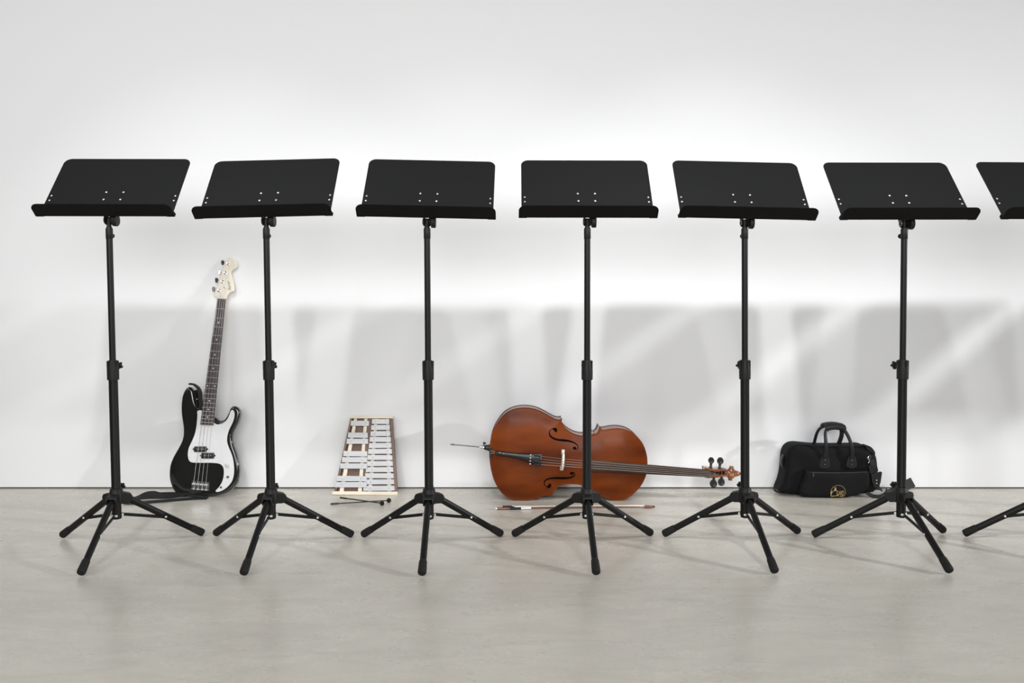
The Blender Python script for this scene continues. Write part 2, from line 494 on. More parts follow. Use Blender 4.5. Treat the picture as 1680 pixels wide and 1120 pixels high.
# ------------------------------------------------------------------ bass guitar
def bass():
    S = 349.0; SV = 344.0
    al = R(8.7)
    t = thing('bass_guitar', 'black and white electric bass guitar with maple headstock leaning on the wall', 'bass guitar', (-1.466, 4.150, .004), (-al, 0, 0))
    def px(x, y): return ((x - 325) / S, (819 - y) / SV)
    def z4(p): return px(250 + p[0] / 5.094, 620 + p[1] / 5.094)
    def z3(p): return px(320 + p[0] / 9.33, 410 + p[1] / 9.33)
    horn = [(490, 372), (372, 295), (350, 280), (325, 268), (308, 243), (298, 213), (290, 178), (280, 140), (262, 116), (240, 112), (218, 130), (200, 165), (190, 210), (187, 270), (191, 335), (203, 400), (213, 460), (213, 520), (200, 570), (170, 630), (135, 690), (110, 750), (101, 810), (105, 870), (125, 930), (155, 975), (195, 1003), (250, 1017), (320, 1021), (400, 1019), (480, 1012), (550, 998), (610, 973), (655, 933), (685, 890), (696, 840), (695, 780), (685, 730), (665, 660), (641, 600), (628, 545), (634, 490), (655, 445), (675, 400), (686, 350), (682, 310), (665, 283), (640, 271), (617, 276), (602, 295), (590, 328), (575, 360), (555, 385), (527, 394), (505, 388)]
    out = [z4(p) for p in cr(horn[1:], 4)] + [z4(horn[0])]
    cA, cB = np.array(z4((112, 745))), np.array(z4((215, 1010)))
    def front(d, u, v):
        # forearm contour on the lower left bout
        p = np.array((u, v)); ab = cB - cA; q = float((p - cA) @ ab / (ab @ ab))
        m = max(0.0, 1 - ((q - .45) / .75) ** 2) if u < 0.0 else 0.0
        return rounded(0, .010)(d, u, v) - .013 * m * max(0.0, 1 - d / .034)
    body = plate(out, front, rounded_back(-.043, .010), .016, (.0008, .0022, .0045, .0075, .0105, .018, .026, .034)).build('body', M['black_lacquer'], t, smooth=60)
    pg = [(327, 318), (337, 308), (355, 305), (372, 315), (440, 380), (492, 420), (530, 418), (556, 408), (580, 385), (598, 348), (608, 318), (620, 303), (634, 308), (643, 330), (641, 370), (628, 412), (605, 460), (591, 510), (588, 560), (602, 605), (625, 655), (645, 712), (655, 780), (654, 840), (640, 890), (610, 930), (570, 960), (530, 975), (511, 973), (509, 962), (532, 938), (556, 898), (569, 850), (570, 800), (558, 766), (530, 746), (480, 739), (400, 738), (320, 737), (285, 729), (268, 703), (262, 660), (270, 612), (295, 555), (315, 500), (325, 440), (329, 380), (330, 345)]
    gp = [z4(p) for p in cr(pg, 3, True)]
    guard = plate(gp, rounded(.0024, .0008), flat(-.0005), .03, (.0007,)).build('pickguard', M['white_plastic'], t, smooth=30)
    sc = MB()
    for p in ((338, 322), (340, 455), (302, 570), (278, 693), (395, 725), (519, 727), (640, 772), (582, 813), (623, 893), (528, 957), (583, 603), (612, 510), (622, 415), (626, 320), (487, 425), (640, 745)):
        u, v = z4(p); sc.lathe([(0, .0016), (.0005, .0016), (.0009, .0006)], (u, -.0024, v), (0, -1, 0), 8)
    sc.build('pickguard_screws', M['screw'], guard)
    # pickups
    for (x0, x1, y0, y1) in ((316, 421, 603, 649), (379, 486, 655, 702)):
        a = z4((x0, y1)); b = z4((x1, y0))
        mb = plate(rrect(a[0], b[0], a[1], b[1], .004, 4), rounded(.009, .002), flat(0), .02, (.001, .002))
        for ex in (x0 - 4, x1 + 4):
            u, v = z4((ex, (y0 + y1) / 2)); mb.lathe([(0, .0045), (.006, .0045), (.0068, .003)], (u, 0, v), (0, -1, 0), 12)
        pk = mb.build('pickup', M['ebony'], t, smooth=40)
        pp = MB()
        for k in range(4):
            u, v = z4((x0 + (x1 - x0) * (.24 + .17 * k), (y0 + y1) / 2)); pp.lathe([(0, .0018), (.0008, .0016), (.0012, .0006)], (u, -.009, v), (0, -1, 0), 10)
        pp.build('pole_piece', M['rivet'], pk)
    # knobs
    for p, r, h, m, nm in (((600, 758), .0085, .016, M['silver'], 'volume_knob'), ((607, 853), .0055, .009, M['dark_chrome'], 'tone_knob'), ((552, 938), .0052, .003, M['dark_chrome'], 'jack_socket')):
        u, v = z4(p)
        MB().lathe([(0, r * 1.05), (.002, r), (h * .85, r * .93), (h, r * .75), (h + .0003, .0005)], (u, -.002, v), (0, -1, 0), 24).build(nm, m, t)
    # bridge
    a = z4((303, 962)); b = z4((452, 888))
    ax = Vector((math.sin(R(4.7)), 0, math.cos(R(4.7)))); sd = Vector((math.cos(R(4.7)), 0, -math.sin(R(4.7))))
    c = Vector(((a[0] + b[0]) / 2, 0, (a[1] + b[1]) / 2)); rot = Matrix((sd, Vector((0, 1, 0)), ax)).transposed()
    w = .082; h = .040
    brm = MB().box(c + Vector((0, -.0015, 0)), (w, .003, h), rot)
    brm.box(c + Vector((0, -.008, 0)) - ax * (h / 2 - .0015), (w, .016, .003), rot)
    brm = brm.build('bridge', M['chrome'], t, smooth=0, bevel=.0006)
    sad = []
    for k in range(4):
        q = c + sd * ((k - 1.5) * .0192)
        m_ = MB().cyl(q + ax * .006 - sd * .0078 + Vector((0, -.008, 0)), q + ax * .006 + sd * .0078 + Vector((0, -.008, 0)), .0048, seg=14)
        m_.cyl(q - ax * .018 + Vector((0, -.008, 0)), q + ax * .004 + Vector((0, -.008, 0)), .0018, seg=8)
        m_.build('saddle', M['chrome'], brm)
        sad.append(q + ax * .006 + Vector((0, -.0135, 0)))
    # neck and fingerboard
    nl = z3((205, 805)); nr = z3((336, 812)); el = z4((361, 424)); er = z4((474, 430))
    def quad(l0, r0, l1, r1, w0, w1, ext=0):
        return [Vector((p[0], w, p[1])) for p, w in ()]
    NL, NR, EL, ER = [Vector((p[0], 0, p[1])) for p in (nl, nr, el, er)]
    fbn = MB()
    rs = []
    m_ = 24
    def across(t, prof):
        l = EL.lerp(NL, t); r = ER.lerp(NR, t)
        return [l.lerp(r, u) + Vector((0, -w_, 0)) for u, w_ in prof]
    top = [(0, .008), (.02, .0125), (.25, .0138), (.5, .0142), (.75, .0138), (.98, .0125), (1, .008)]
    fb = MB().rings([across(t / 8, top) for t in range(9)])
    # rounded end of the fingerboard
    fb = fb.build('fingerboard', M['rosewood'], t, smooth=30)
    nkp = [(0, .0082), (1, .0082), (.97, -.002), (.85, -.009), (.65, -.0125), (.5, -.013), (.35, -.0125), (.15, -.009), (.03, -.002)]
    nk = MB().rings([across(t / 8, nkp) for t in range(-0, 9)])
    nk = nk.build('neck', M['maple'], t, smooth=50)
    L = .864
    nut = (NL + NR) / 2; end = (EL + ER) / 2; total = (end - nut).length
    fr = MB()
    for k in range(1, 21):
        q = 1 - (L * (1 - 2 ** (-k / 12))) / total
        if q > 0:
            pts = across(q, [(.015, .0131), (.25, .0146), (.5, .015), (.75, .0146), (.985, .0131)])
            fr.tube(pts, .0011, 6)
    fr.build('frets', M['silver'], fb)
    dots = MB()
    for k, us in ((3, (.5,)), (5, (.5,)), (7, (.5,)), (9, (.5,)), (12, (.2, .8)), (15, (.5,)), (17, (.5,)), (19, (.5,))):
        y = lambda n: L * (1 - 2 ** (-n / 12))
        q = 1 - ((y(k) + y(k - 1)) / 2) / total
        for u in us:
            p = across(q, [(u, .0140)])[0]
            dots.lathe([(0, .0032), (.0006, .0032), (.0009, .0015)], p + Vector((0, .0001, 0)), (0, -1, 0), 14)
    dots.build('dot_inlays', M['pearl'], fb)
    MB().rings([[p + ax * q for p in across(1, [(0, .006), (0, .0155), (1, .0155), (1, .006)])] for q in (.0, .005)]).build('nut', M['bridge'], t, smooth=0)
    # headstock
    hs = [(205, 808), (175, 795), (140, 768), (150, 715), (185, 610), (225, 475), (262, 320), (295, 228), (338, 176), (390, 158), (440, 178), (480, 222), (492, 280), (472, 320), (432, 347), (402, 372), (395, 402), (412, 455), (435, 530), (450, 600), (456, 672), (440, 688), (400, 702), (370, 725), (350, 760), (336, 812)]
    ho = [z3(p) for p in cr(hs, 4)]
    head = plate(ho, rounded(.004, .0015), rounded_back(-.010, .0015), .03, (.0005, .0014)).build('headstock', M['maple'], t, smooth=50)
    posts = [(222, 675), (270, 540), (312, 400), (350, 255)]
    keys = [((115, 645), M['zip']), ((155, 505), M['key']), ((200, 378), M['chrome']), ((243, 228), M['key'])]  # alike chrome keys; separate materials paint the reflection on each
    for (p, (k, mt)) in zip(posts, keys):
        u, v = z3(p)
        tn = MB().lathe([(0, .0075), (.0015, .0075), (.002, .0045), (.010, .0042), (.0105, .005), (.013, .005), (.0135, .001)], (u, -.004, v), (0, -1, 0), 18)
        ku, kv = z3(k)
        tn.cyl((u - .012, .014, v - .003), (ku, .014, kv), .0028, seg=10)
        tn = tn.build('tuner', M['chrome'], head)
        pts = []
        for a in range(36):
            th = 2 * PI * a / 36
            rr = .0125 * (.82 + .2 * abs(math.cos(1.5 * th)))
            pts.append((ku + rr * .62 * math.cos(th + .3), kv + rr * math.sin(th + .3)))
        kk = MB().prism([Vector((x, .0105, z)) for x, z in pts], (0, .006, 0)).build('tuning_key', mt, tn, smooth=30, bevel=.0012)
    u, v = z3((318, 622))
    MB().lathe([(0, .002), (.006, .002), (.0065, .0055), (.008, .0055), (.009, .002)], (u, -.004, v), (0, -1, 0), 16).build('string_tree', M['chrome'], head)
    # strings
    for k in range(4):
        n0 = across(1, [(.14 + .24 * k, .0165)])[0] + ax * .003
        pu, pv = z3(posts[k])
        path = [sad[k], n0, Vector((pu + .004, -.010, pv))]
        if k >= 2:
            tu, tv = z3((306 + 24 * (k - 2), 625)); path = [sad[k], n0, Vector((tu, -.0098, tv)), Vector((pu + .004, -.011, pv))]
        MB().tube(path, (.0011, .0010, .0008, .0007)[k], 6).build('string', M['string'], t)
    # lettering on the headstock
    cu = bpy.data.curves.new('logo', 'FONT'); cu.body = 'Squier'; cu.size = .0185; cu.shear = .35; cu.extrude = .0002; cu.offset = -.0001
    tmp = bpy.data.objects.new('logo', cu); COL.objects.link(tmp)
    dg = bpy.context.evaluated_depsgraph_get(); me = bpy.data.meshes.new_from_object(tmp.evaluated_get(dg))
    bpy.data.objects.remove(tmp)
    me.materials.clear(); me.materials.append(M['ink'])
    lo = bpy.data.objects.new('logo_lettering', me); COL.objects.link(lo); lo.parent = head
    u0, v0 = z3((398, 672))
    e1 = Vector((-.17, 0, .985)).normalized(); e2 = Vector((-.985, 0, -.17)).normalized(); e3 = Vector((0, -1, 0))
    lo.matrix_local = Matrix.Translation((u0 + .002, -.0043, v0)) @ Matrix((e1, e2, e3)).transposed().to_4x4()
    u0, v0 = z3((418, 222))
    MB().box((u0, -.0042, v0), (.0008, .0006, .004)).build('printed_mark', M['ink'], head, smooth=0)
    # strap: short tail hanging off the upper horn
    h1 = [(247, 90), (262, 84), (290, 96), (318, 120), (334, 155), (338, 195), (346, 235), (348, 270), (345, 290)]
    path = [Vector((z4(p)[0], .020 - .0015 * i, z4(p)[1])) for i, p in enumerate(cr(h1, 4))]
    path = [Vector((p.x - .0, .016, p.z)) for p in path]
    st = MB().ribbon(path, (0, 1, 0), .042, .006)
    inner = [Vector((z4(p)[0], .022, z4(p)[1])) for p in cr([(285, 140), (305, 165), (318, 205), (330, 250), (338, 290)], 4)]
    st.ribbon(inner, (.35, 1, 0), .040, .005)
    stp = st.build('strap', M['strap'], t, smooth=60)
    u, v = z4((325, 213)); MB().box((u, -.006, v), (.006, .003, .002)).build('strap_buckle', M['rivet'], stp, smooth=0)
    u, v = z4((350, 1021))
    MB().lathe([(0, .004), (.006, .004), (.007, .007), (.010, .007), (.011, .003)], (u - .03, .022, v + .002), (0, 0, -1), 14).build('strap_button', M['chrome'], t)
    # strap on the floor: world coordinates brought into the leaning guitar
    mw = (Matrix.Translation(t.location) @ t.rotation_euler.to_matrix().to_4x4()).inverted()
    sm = MB()
    pa = [(-1.525, 4.165, .016), (-1.575, 4.140, .012), (-1.62, 4.110, .016), (-1.665, 4.095, .026), (-1.70, 4.085, .025), (-1.735, 4.078, .016), (-1.765, 4.070, .008)]
    wd = [(0, .75, .6), (0, .9, .35), (0, .9, .3), (.1, .9, .6), (.1, .9, .55), (.1, 1, .25), (.1, 1, .1)]
    P3 = cr(pa, 5); W3 = cr(wd, 5)
    sm.ribbon([mw @ Vector(p) for p in P3], [tuple(mw.to_3x3() @ Vector(p)) for p in W3], [.022 + .022 * min(1, i / 15) for i in range(len(P3))], .0035)
    pb = [(-1.425, 4.125, .003), (-1.48, 4.120, .003), (-1.55, 4.095, .004), (-1.62, 4.065, .005), (-1.69, 4.040, .005), (-1.74, 4.030, .005), (-1.775, 4.035, .005)]
    sm.ribbon([mw @ Vector(p) for p in cr(pb, 5)], tuple(mw.to_3x3() @ Vector((.1, 1, 0))), .038, .003)
    fs = sm.build('strap', M['strap'], t, smooth=60)
    MB().tube([mw @ Vector(p) for p in cr([(-1.44, 4.13, .008), (-1.50, 4.14, .012), (-1.56, 4.16, .018), (-1.66, 4.17, .016), (-1.72, 4.14, .014), (-1.765, 4.11, .008)], 5)], .0055, 8, flat=.5).build('strap_cord', M['strap'], t)
bass()

# ------------------------------------------------------------------ glockenspiel
def glock():
    al = R(13.5)
    SX = 347.5; SV = 338.0
    t = thing('glockenspiel', 'trapezoid glockenspiel with silver metal bars leaning upright on the wall', 'glockenspiel', (-.700, 4.199, 0), (-al, 0, 0))
    def P(x, y): return ((x - 452) / 6.586 / SX, (935 - y) / 6.586 / SV)
    def slab(name, m, pts, w0, w1, parent=t, bevel=.001):
        q = [P(*p) for p in pts]
        return MB().prism([Vector((u, -w1, v)) for u, v in q], (0, w1 - w0, 0)).build(name, m, parent, smooth=0, bevel=bevel)
    slab('end_rail', M['cream'], [(95, 932), (805, 936), (803, 899), (97, 896)], -.030, .004)
    slab('end_rail', M['cream'], [(260, 126), (729, 126), (727, 94), (257, 94)], -.030, .004)
    slab('side_rail', M['brownwood'], [(112, 897), (138, 897), (285, 126), (262, 126)], -.030, -.004)
    slab('side_rail', M['brownwood'], [(774, 900), (803, 900), (728, 126), (698, 126)], -.030, -.002)
    slab('middle_rail', M['brownwood'], [(418, 897), (468, 897), (503, 126), (450, 126)], -.026, -.010)
    slab('backboard', M['brownwood'], [(120, 899), (798, 899), (722, 124), (268, 124)], -.030, -.0265, bevel=None)
    slab('bar_support', M['cream'], [(168, 897), (212, 897), (336, 122), (302, 122)], -.026, -.007)
    slab('bar_support', M['cream'], [(370, 897), (412, 897), (450, 122), (415, 122)], -.026, -.007)
    slab('bar_support', M['cream'], [(478, 897), (520, 897), (562, 122), (528, 122)], -.026, -.012)
    slab('bar_support', M['cream'], [(690, 897), (735, 897), (690, 122), (655, 122)], -.026, -.012)
    def bar(xl, xr, yc, hh, w, tilt=0):
        pts = [(xl, yc + hh / 2 + tilt), (xr, yc + hh / 2 - tilt), (xr - 2, yc - hh / 2 - tilt), (xl + 2, yc - hh / 2 + tilt)]
        b = slab('tone_bar', M['bar'], pts, w, w + .0055, bevel=.0008)
        for fx in (.215, .80):
            x = xl + (xr - xl) * fx
            u, v = P(x, yc - 2 + tilt * (1 - 2 * fx))
            MB().lathe([(0, .0022), (.001, .0030), (.0022, .0026), (.0028, .0008)], (u, -w - .0055, v), (0, -1, 0), 14).build('screw', M['screw'], b)
    ys = [158, 222, 288, 350, 414, 477, 542, 606, 670, 734, 798, 865]
    for i, y in enumerate(ys):
        k = i / 11
        bar(500 + (430 - 500) * k - (0 if i < 11 else 2), 696 + (779 - 696) * k, y, 54 - 2 * k, -.0115, (1.5 if i % 3 else -1))
    for xl, xr, y in ((268, 472, 178), (243, 463, 305), (229, 468, 370), (198, 463, 502), (185, 465, 566), (168, 465, 632), (135, 465, 764), (118, 467, 828)):
        bar(xl, xr, y, 56, -.0065, random.uniform(-2, 1))
glock()

# ------------------------------------------------------------------ mallets
def mallet(name, tail, ball, label):
    tail = Vector(tail); ball = Vector(ball)
    t = thing(name, label, 'mallet', ((tail.x + ball.x) / 2, (tail.y + ball.y) / 2, 0), group='black mallets lying on the floor')
    o = Vector((t.location.x, t.location.y, 0))
    d = (ball - tail).normalized()
    MB().tube([tail - o, tail - o + d * .035, tail - o + d * .036, ball - o], [.0040, .0040, .0027, .0026], 12).build('stick', M['mallet'], t)
    MB().sphere(ball - o, .0105, n=14).build('head', M['rubber'], t)
mallet('mallet', (-.826, 4.012, .0045), (-.566, 4.052, .0105), 'black glockenspiel mallet lying on the floor, the one reaching farther left')
mallet('mallet', (-.793, 4.066, .0200), (-.590, 4.000, .0105), 'black glockenspiel mallet crossing over the other one, tail nearer the wall')

# ------------------------------------------------------------------ cello
def cello():
    al = R(1.4)
    S = 357.0; SV = 355.0
    OX, OY = 905, 818
    t = thing('cello', 'orange brown cello lying on its side against the wall, scroll to the right', 'cello', (.182, 4.090, .003), (-al, 0, 0))
    def px(x, y): return ((x - OX) / S, (OY - y) / SV)
    def a6(p): return px(720 + p[0] / 5.335, 640 + p[1] / 5.335)
    def a7(p): return px(960 + p[0] / 5.896, 660 + p[1] / 5.896)
    def a9(p): return px(860 + p[0] / 9.333, 690 + p[1] / 9.333)
    def a16(p): return px(1130 + p[0] / 16, 735 + p[1] / 16)
    segs = []
    segs += cr([a6(p) for p in ((1085, 232), (1060, 240), (1025, 234), (985, 215), (930, 183), (870, 155), (800, 138), (720, 136), (645, 152), (575, 190), (515, 260), (472, 340), (449, 425), (442, 520), (444, 600), (456, 685), (482, 775), (522, 850), (570, 905), (632, 940), (700, 952), (780, 950), (860, 934), (930, 910), (975, 906), (998, 918))], 4)[:-1]
    segs += cr([a6((998, 918)), a6((1002, 895)), a6((1014, 868)), a6((1050, 835)), a6((1110, 813)), a6((1180, 810)), a6((1250, 817)), a6((1305, 838)), a7((40, 855)), a7((62, 872)), a7((70, 892))], 4)[:-1]
    segs += cr([a7(p) for p in ((70, 892), (88, 882), (115, 879), (150, 887), (210, 914), (280, 936), (340, 937), (395, 925), (445, 898), (502, 849), (548, 796), (583, 735), (605, 670), (613, 610), (613, 550), (606, 490), (575, 395), (525, 325), (465, 272), (400, 243), (330, 232), (260, 236), (205, 246), (172, 246), (146, 212))], 4)[:-1]
    segs += cr([a7((146, 212)), a7((138, 240)), a7((122, 272)), a7((92, 298)), a6((1370, 362)), a6((1310, 379)), a6((1250, 380)), a6((1190, 365)), a6((1130, 330)), a6((1092, 290)), a6((1078, 258)), a6((1085, 232))], 4)[:-1]
    OUT = segs
    ctr = np.array(OUT).mean(0)
    A0 = a6((443, 525)); A1 = a7((613, 620))
    axd = Vector((A1[0] - A0[0], 0, A1[1] - A0[1])).normalized(); axn = Vector((-axd.z, 0, axd.x))
    def arch(d): return .022 * (1 - math.exp(-(d / .055) ** 1.4)) + (.0012 * math.exp(-((d - .0) / .004) ** 2))
    top = plate(OUT, lambda d, u, v: .003 + arch(d), lambda d, u, v: -.001, .013, (.0015, .004, .007, .011, .018)).build('top_plate', M['varnish'], t, smooth=60)
    # purfling: fine dark line inside the edge
    A = np.array(OUT); ar = .5 * np.sum(A[:, 0] * np.roll(A[:, 1], -1) - np.roll(A[:, 0], -1) * A[:, 1])
    tt = np.roll(A, -1, 0) - np.roll(A, 1, 0); tt /= np.linalg.norm(tt, axis=1, keepdims=True)
    nr = np.stack([-tt[:, 1], tt[:, 0]], 1) * (1 if ar > 0 else -1)
    ins = A + nr * .0032
    ins = [tuple(p) for p in ins]
    ribs = plate(ins, flat(0), lambda d, u, v: -.112, .05).build('ribs', M['rib'], t, smooth=50)
    plate(OUT, flat(-.1115), lambda d, u, v: -.1155 - .014 * (1 - math.exp(-(d / .06) ** 1.5)), .025, (.004,)).build('back_plate', M['rib'], t, smooth=60)
    def surf(u, v):
        d = edge_dist([(u, v)], OUT)[0]
        return .003 + arch(d)
    # f holes follow the arching
    def fhole(c, wid, b1, b2):
        P2 = cr([a9(p) for p in c], 5); n = len(P2); Wd = cr([(w,) for w in wid], 5)
        L = []; Rr = []
        for i in range(n):
            a = np.array(P2[max(i - 1, 0)]); b = np.array(P2[min(i + 1, n - 1)]); q = (b - a) / np.linalg.norm(b - a)
            nn = np.array((-q[1], q[0])) * Wd[i][0] / 9.333 / S / 2
            L.append(np.array(P2[i]) + nn); Rr.append(np.array(P2[i]) - nn)
        mb = MB()
        rs = []
        for l, r in zip(L, Rr):
            wl_, wr_ = surf(*l), surf(*r)
            rs.append([(l[0], -wl_ - .0007, l[1]), (r[0], -wr_ - .0007, r[1]), (r[0], -wr_ + .001, r[1]), (l[0], -wl_ + .001, l[1])])
        mb.rings(rs)
        for c_, r_ in (b1, b2):
            u, v = a9(c_); rr = r_ / 9.333 / S; w = surf(u, v)
            mb.prism([(u + rr * math.cos(2 * PI * k / 20), -w - .0008, v + rr * math.sin(2 * PI * k / 20)) for k in range(20)], (0, .002, 0))
        mb.build('f_hole', M['fhole'], top, smooth=0)
    fhole([(470, 84), (435, 88), (402, 112), (387, 152), (402, 196), (450, 234), (520, 258), (600, 267), (680, 277), (750, 298), (805, 330), (830, 366), (818, 398), (792, 408)],
          [6, 8, 10, 16, 22, 26, 30, 34, 28, 22, 16, 12, 9, 6], ((472, 112), 38), ((775, 390), 28))
    fhole([(385, 988), (345, 978), (315, 945), (311, 905), (345, 868), (410, 850), (500, 846), (600, 850), (690, 846), (750, 828), (780, 800), (775, 768), (745, 750)],
          [6, 8, 12, 16, 20, 24, 30, 34, 28, 20, 14, 10, 6], ((378, 962), 40), ((735, 768), 30))
    def pt(p2, w): return Vector((p2[0], -w, p2[1]))
    # saddle and endpin
    s0 = a6((443, 520)); e_tip = a6((90, 465)); e_c = a6((372, 490))
    MB().prism([pt(a6(p), .004) for p in ((440, 485), (464, 485), (466, 560), (441, 575))], (0, -.012, 0)).build('saddle', M['ebony'], t, smooth=0, bevel=.001)
    pc = pt(a6((445, 500)), -.03); ed = (pt(e_tip, -.03) - pt(e_c, -.03)).normalized()
    ep = MB().lathe([(-.002, .016), (.006, .016), (.012, .0125), (.018, .0135), (.022, .0105), (.028, .010)], pc, ed, 24).build('endpin_plug', M['ebony'], t)
    MB().lathe([(.026, .008), (.028, .0115), (.036, .0118), (.040, .009), (.048, .0085), (.050, .005)], pc, ed, 24).build('endpin_collar', M['chrome'], ep)
    sc_ = pc + ed * .034
    MB().cyl(sc_, sc_ + Vector((.006, 0, .018)), .0025, seg=10).lathe([(0, .003), (.002, .0075), (.006, .0075), (.008, .003)], sc_ + Vector((.006, 0, .016)), (.35, .5, .8), 16).build('thumb_screw', M['dark_chrome'], ep)
    Lr = (pt(e_tip, -.03) - pc).length
    MB().lathe([(.04, .0026), (Lr - .019, .0026), (Lr - .0185, .0055), (Lr - .0165, .0055), (Lr - .016, .0038), (Lr - .004, .003), (Lr, .0006)], pc, ed, 16).build('endpin_rod', M['zip'], ep)
    # tailpiece
    tp = [(490, 522, .030), (520, 526, .034), (600, 537, .036), (680, 547, .039), (740, 555, .042), (800, 567, .046), (860, 578, .050), (896, 582, .052)]
    wd = [30, 40, 42, 46, 58, 84, 102, 108]
    rs = []
    for (x, y, w), hw in zip(tp, wd):
        k = hw / 2
        ring = []
        for q, ww in ((-1, -.006), (-.96, .001), (-.6, .0055), (0, .0075), (.6, .0055), (.96, .001), (1, -.006)):
            ring.append(pt(a6((x + q * k * .10, y - q * k)), w + ww))
        rs.append(ring)
    tail = MB().rings(rs).build('tailpiece', M['ebony'], t, smooth=50)
    MB().tube([pt(a6((447, 512)), .012), pt(a6((492, 516)), .028)], .0016, 8).tube([pt(a6((447, 535)), .012), pt(a6((492, 529)), .028)], .0016, 8).build('tail_gut', M['string'], tail)
    tun = MB()
    for k in range(4):
        x, y = 802 - k * 1.5, 535 + k * 26
        MB().sphere(pt(a6((x, y)), .056), .0036, n=8).build('fine_tuner_screw', M['rivet'], tail)
        tun.box(pt(a6((850 + k * 2, 540 + k * 25)), .058), (.022, .010, .0065), Matrix.Rotation(R(6), 3, 'Y'))
        tun.lathe([(0, .003), (.006, .003), (.0065, .0055), (.011, .0055)], pt(a6((880 - 3 * k, 545 + k * 24)), .058), (0, -1, 0), 12)
    tun.build('fine_tuners', M['ebony'], tail, smooth=30, bevel=.0008)
    for p in ((535, 518), (568, 527)):
        MB().sphere(pt(a6(p), .043), .0022, n=8).build('tailpiece_pin', M['rivet'], tail)
    # bridge, standing out from the arched top
    bt = a9((600, 408)); bb = a9((573, 722))
    B0 = Vector((bb[0], 0, bb[1])); B1 = Vector((bt[0], 0, bt[1])); bd = (B1 - B0); bl = bd.length; bd.normalize(); bn = Vector((bd.z, 0, -bd.x))
    prof = [(0, .020), (.004, .016), (.03, .022), (.034, .034), (.022, .040), (.018, .052), (.022, .066), (.032, .078), (.05, .085), (.068, .078), (.078, .066), (.082, .052), (.078, .040), (.066, .034), (.07, .022), (.096, .016), (.100, .020), (.096, .032), (.088, .045), (.090, .060), (.086, .078), (.072, .092), (.05, .098), (.028, .092), (.014, .078), (.010, .060), (.012, .045), (.004, .032)]
    solid = [(0, .019), (.020, .021), (.030, .030), (.070, .030), (.080, .021), (.100, .019), (.098, .034), (.088, .046), (.090, .062), (.086, .078), (.070, .092), (.05, .097), (.030, .092), (.014, .078), (.010, .062), (.012, .046), (.002, .034)]
    k = bl / .100
    mb = MB().prism([B0 + bd * (a * k) + Vector((0, -w, 0)) - bn * .005 for a, w in solid], bn * .010)
    mb.box(B0 + bd * (.011 * k) + Vector((0, -.022, 0)), (.014, .008, .022), Matrix.Rotation(R(5), 3, 'Y'))
    mb.box(B1 - bd * (.011 * k) + Vector((0, -.022, 0)), (.014, .008, .022), Matrix.Rotation(R(5), 3, 'Y'))
    mb.build('bridge', M['bridge'], t, smooth=20, bevel=.001)
    # neck, fingerboard
    f0t, f0b = a7((-8, 513)), a7((-8, 626)); f1t, f1b = a16((505, 500)), a16((490, 694))
    def strip(tq, prof):
        l = pt(f0b, .062).lerp(pt(f1b, .028), tq); r = pt(f0t, .062).lerp(pt(f1t, .028), tq)
        return [l.lerp(r, u) + Vector((0, -w, 0)) for u, w in prof]
    fb = MB().rings([strip(q / 6, [(0, -.008), (.0, .000), (.12, .004), (.3, .0068), (.5, .008), (.7, .0068), (.88, .004), (1, .000), (1, -.008)]) for q in range(7)]).build('fingerboard', M['fingerboard'], t, smooth=40)
    def q7(p): return a7(p)
    n0 = .46
    MB().rings([strip(n0 + (1.03 - n0) * q / 6, [(0.02, -.007), (.98, -.007), (.95, -.018), (.75, -.030 - .028 * (1 - q / 6) ** 3), (.5, -.034 - .03 * (1 - q / 6) ** 3), (.25, -.030 - .028 * (1 - q / 6) ** 3), (.05, -.018)]) for q in range(7)]).build('neck', M['neckwood'], t, smooth=50)
    MB().rings([[p + axd * q for p in strip(1, [(0, -.010), (0, .006), (.5, .012), (1, .006), (1, -.010)])] for q in (-.001, .008)]).build('nut', M['ebony'], t, smooth=0)
    # pegbox: two cheeks around a hollow, floor behind
    cheek_t = [(420, 440, 505), (520, 455, 520), (600, 475, 532), (700, 490, 555), (800, 493, 560), (900, 496, 545), (1000, 505, 560), (1060, 520, 600)]
    cheek_b = [(440, 668, 708), (520, 682, 722), (600, 672, 716), (700, 662, 712), (800, 652, 708), (900, 645, 696), (1000, 640, 690), (1060, 630, 700)]
    pb = MB()
    for ch in (cheek_t, cheek_b):
        rs = []
        for i, (x, y0, y1) in enumerate(ch):
            w1 = .030 - .010 * i / 7; w0 = -.022 - .012 * i / 7
            a, b = a16((x, y0)), a16((x, y1))
            rs.append([pt(a, w0), pt(a, w1 - .003), pt(((a[0] * .7 + b[0] * .3), (a[1] * .7 + b[1] * .3)), w1), pt(((a[0] * .3 + b[0] * .7), (a[1] * .3 + b[1] * .7)), w1), pt(b, w1 - .003), pt(b, w0)])
        pb.rings(rs)
    rs = []
    for i, (x, y0, y1) in enumerate(cheek_t):
        yb = cheek_b[i][2]; a, b = a16((x, y0 + 6)), a16((x, yb - 6)); w0 = -.024 - .012 * i / 7
        rs.append([pt(a, w0), pt(a, w0 + .014), pt(b, w0 + .014), pt(b, w0)])
    pb.rings(rs)
    peg = pb.build('pegbox', M['neckwood'], t, smooth=45)
    # scroll: turned volute with side eyes and a tapering front
    sc0 = pt(a16((1165, 625)), -.006)
    va = axn
    sl = MB()
    sl.lathe([(-.0345, .002), (-.0335, .0085), (-.029, .0098), (-.0235, .0092), (-.0228, .0135), (-.0175, .0145), (-.0170, .0190), (-.011, .0205), (-.007, .0165), (0, .0155), (.007, .0165), (.011, .0205), (.0170, .0190), (.0175, .0145), (.0228, .0135), (.0235, .0092), (.029, .0098), (.0335, .0085), (.0345, .002)], sc0, va, 36)
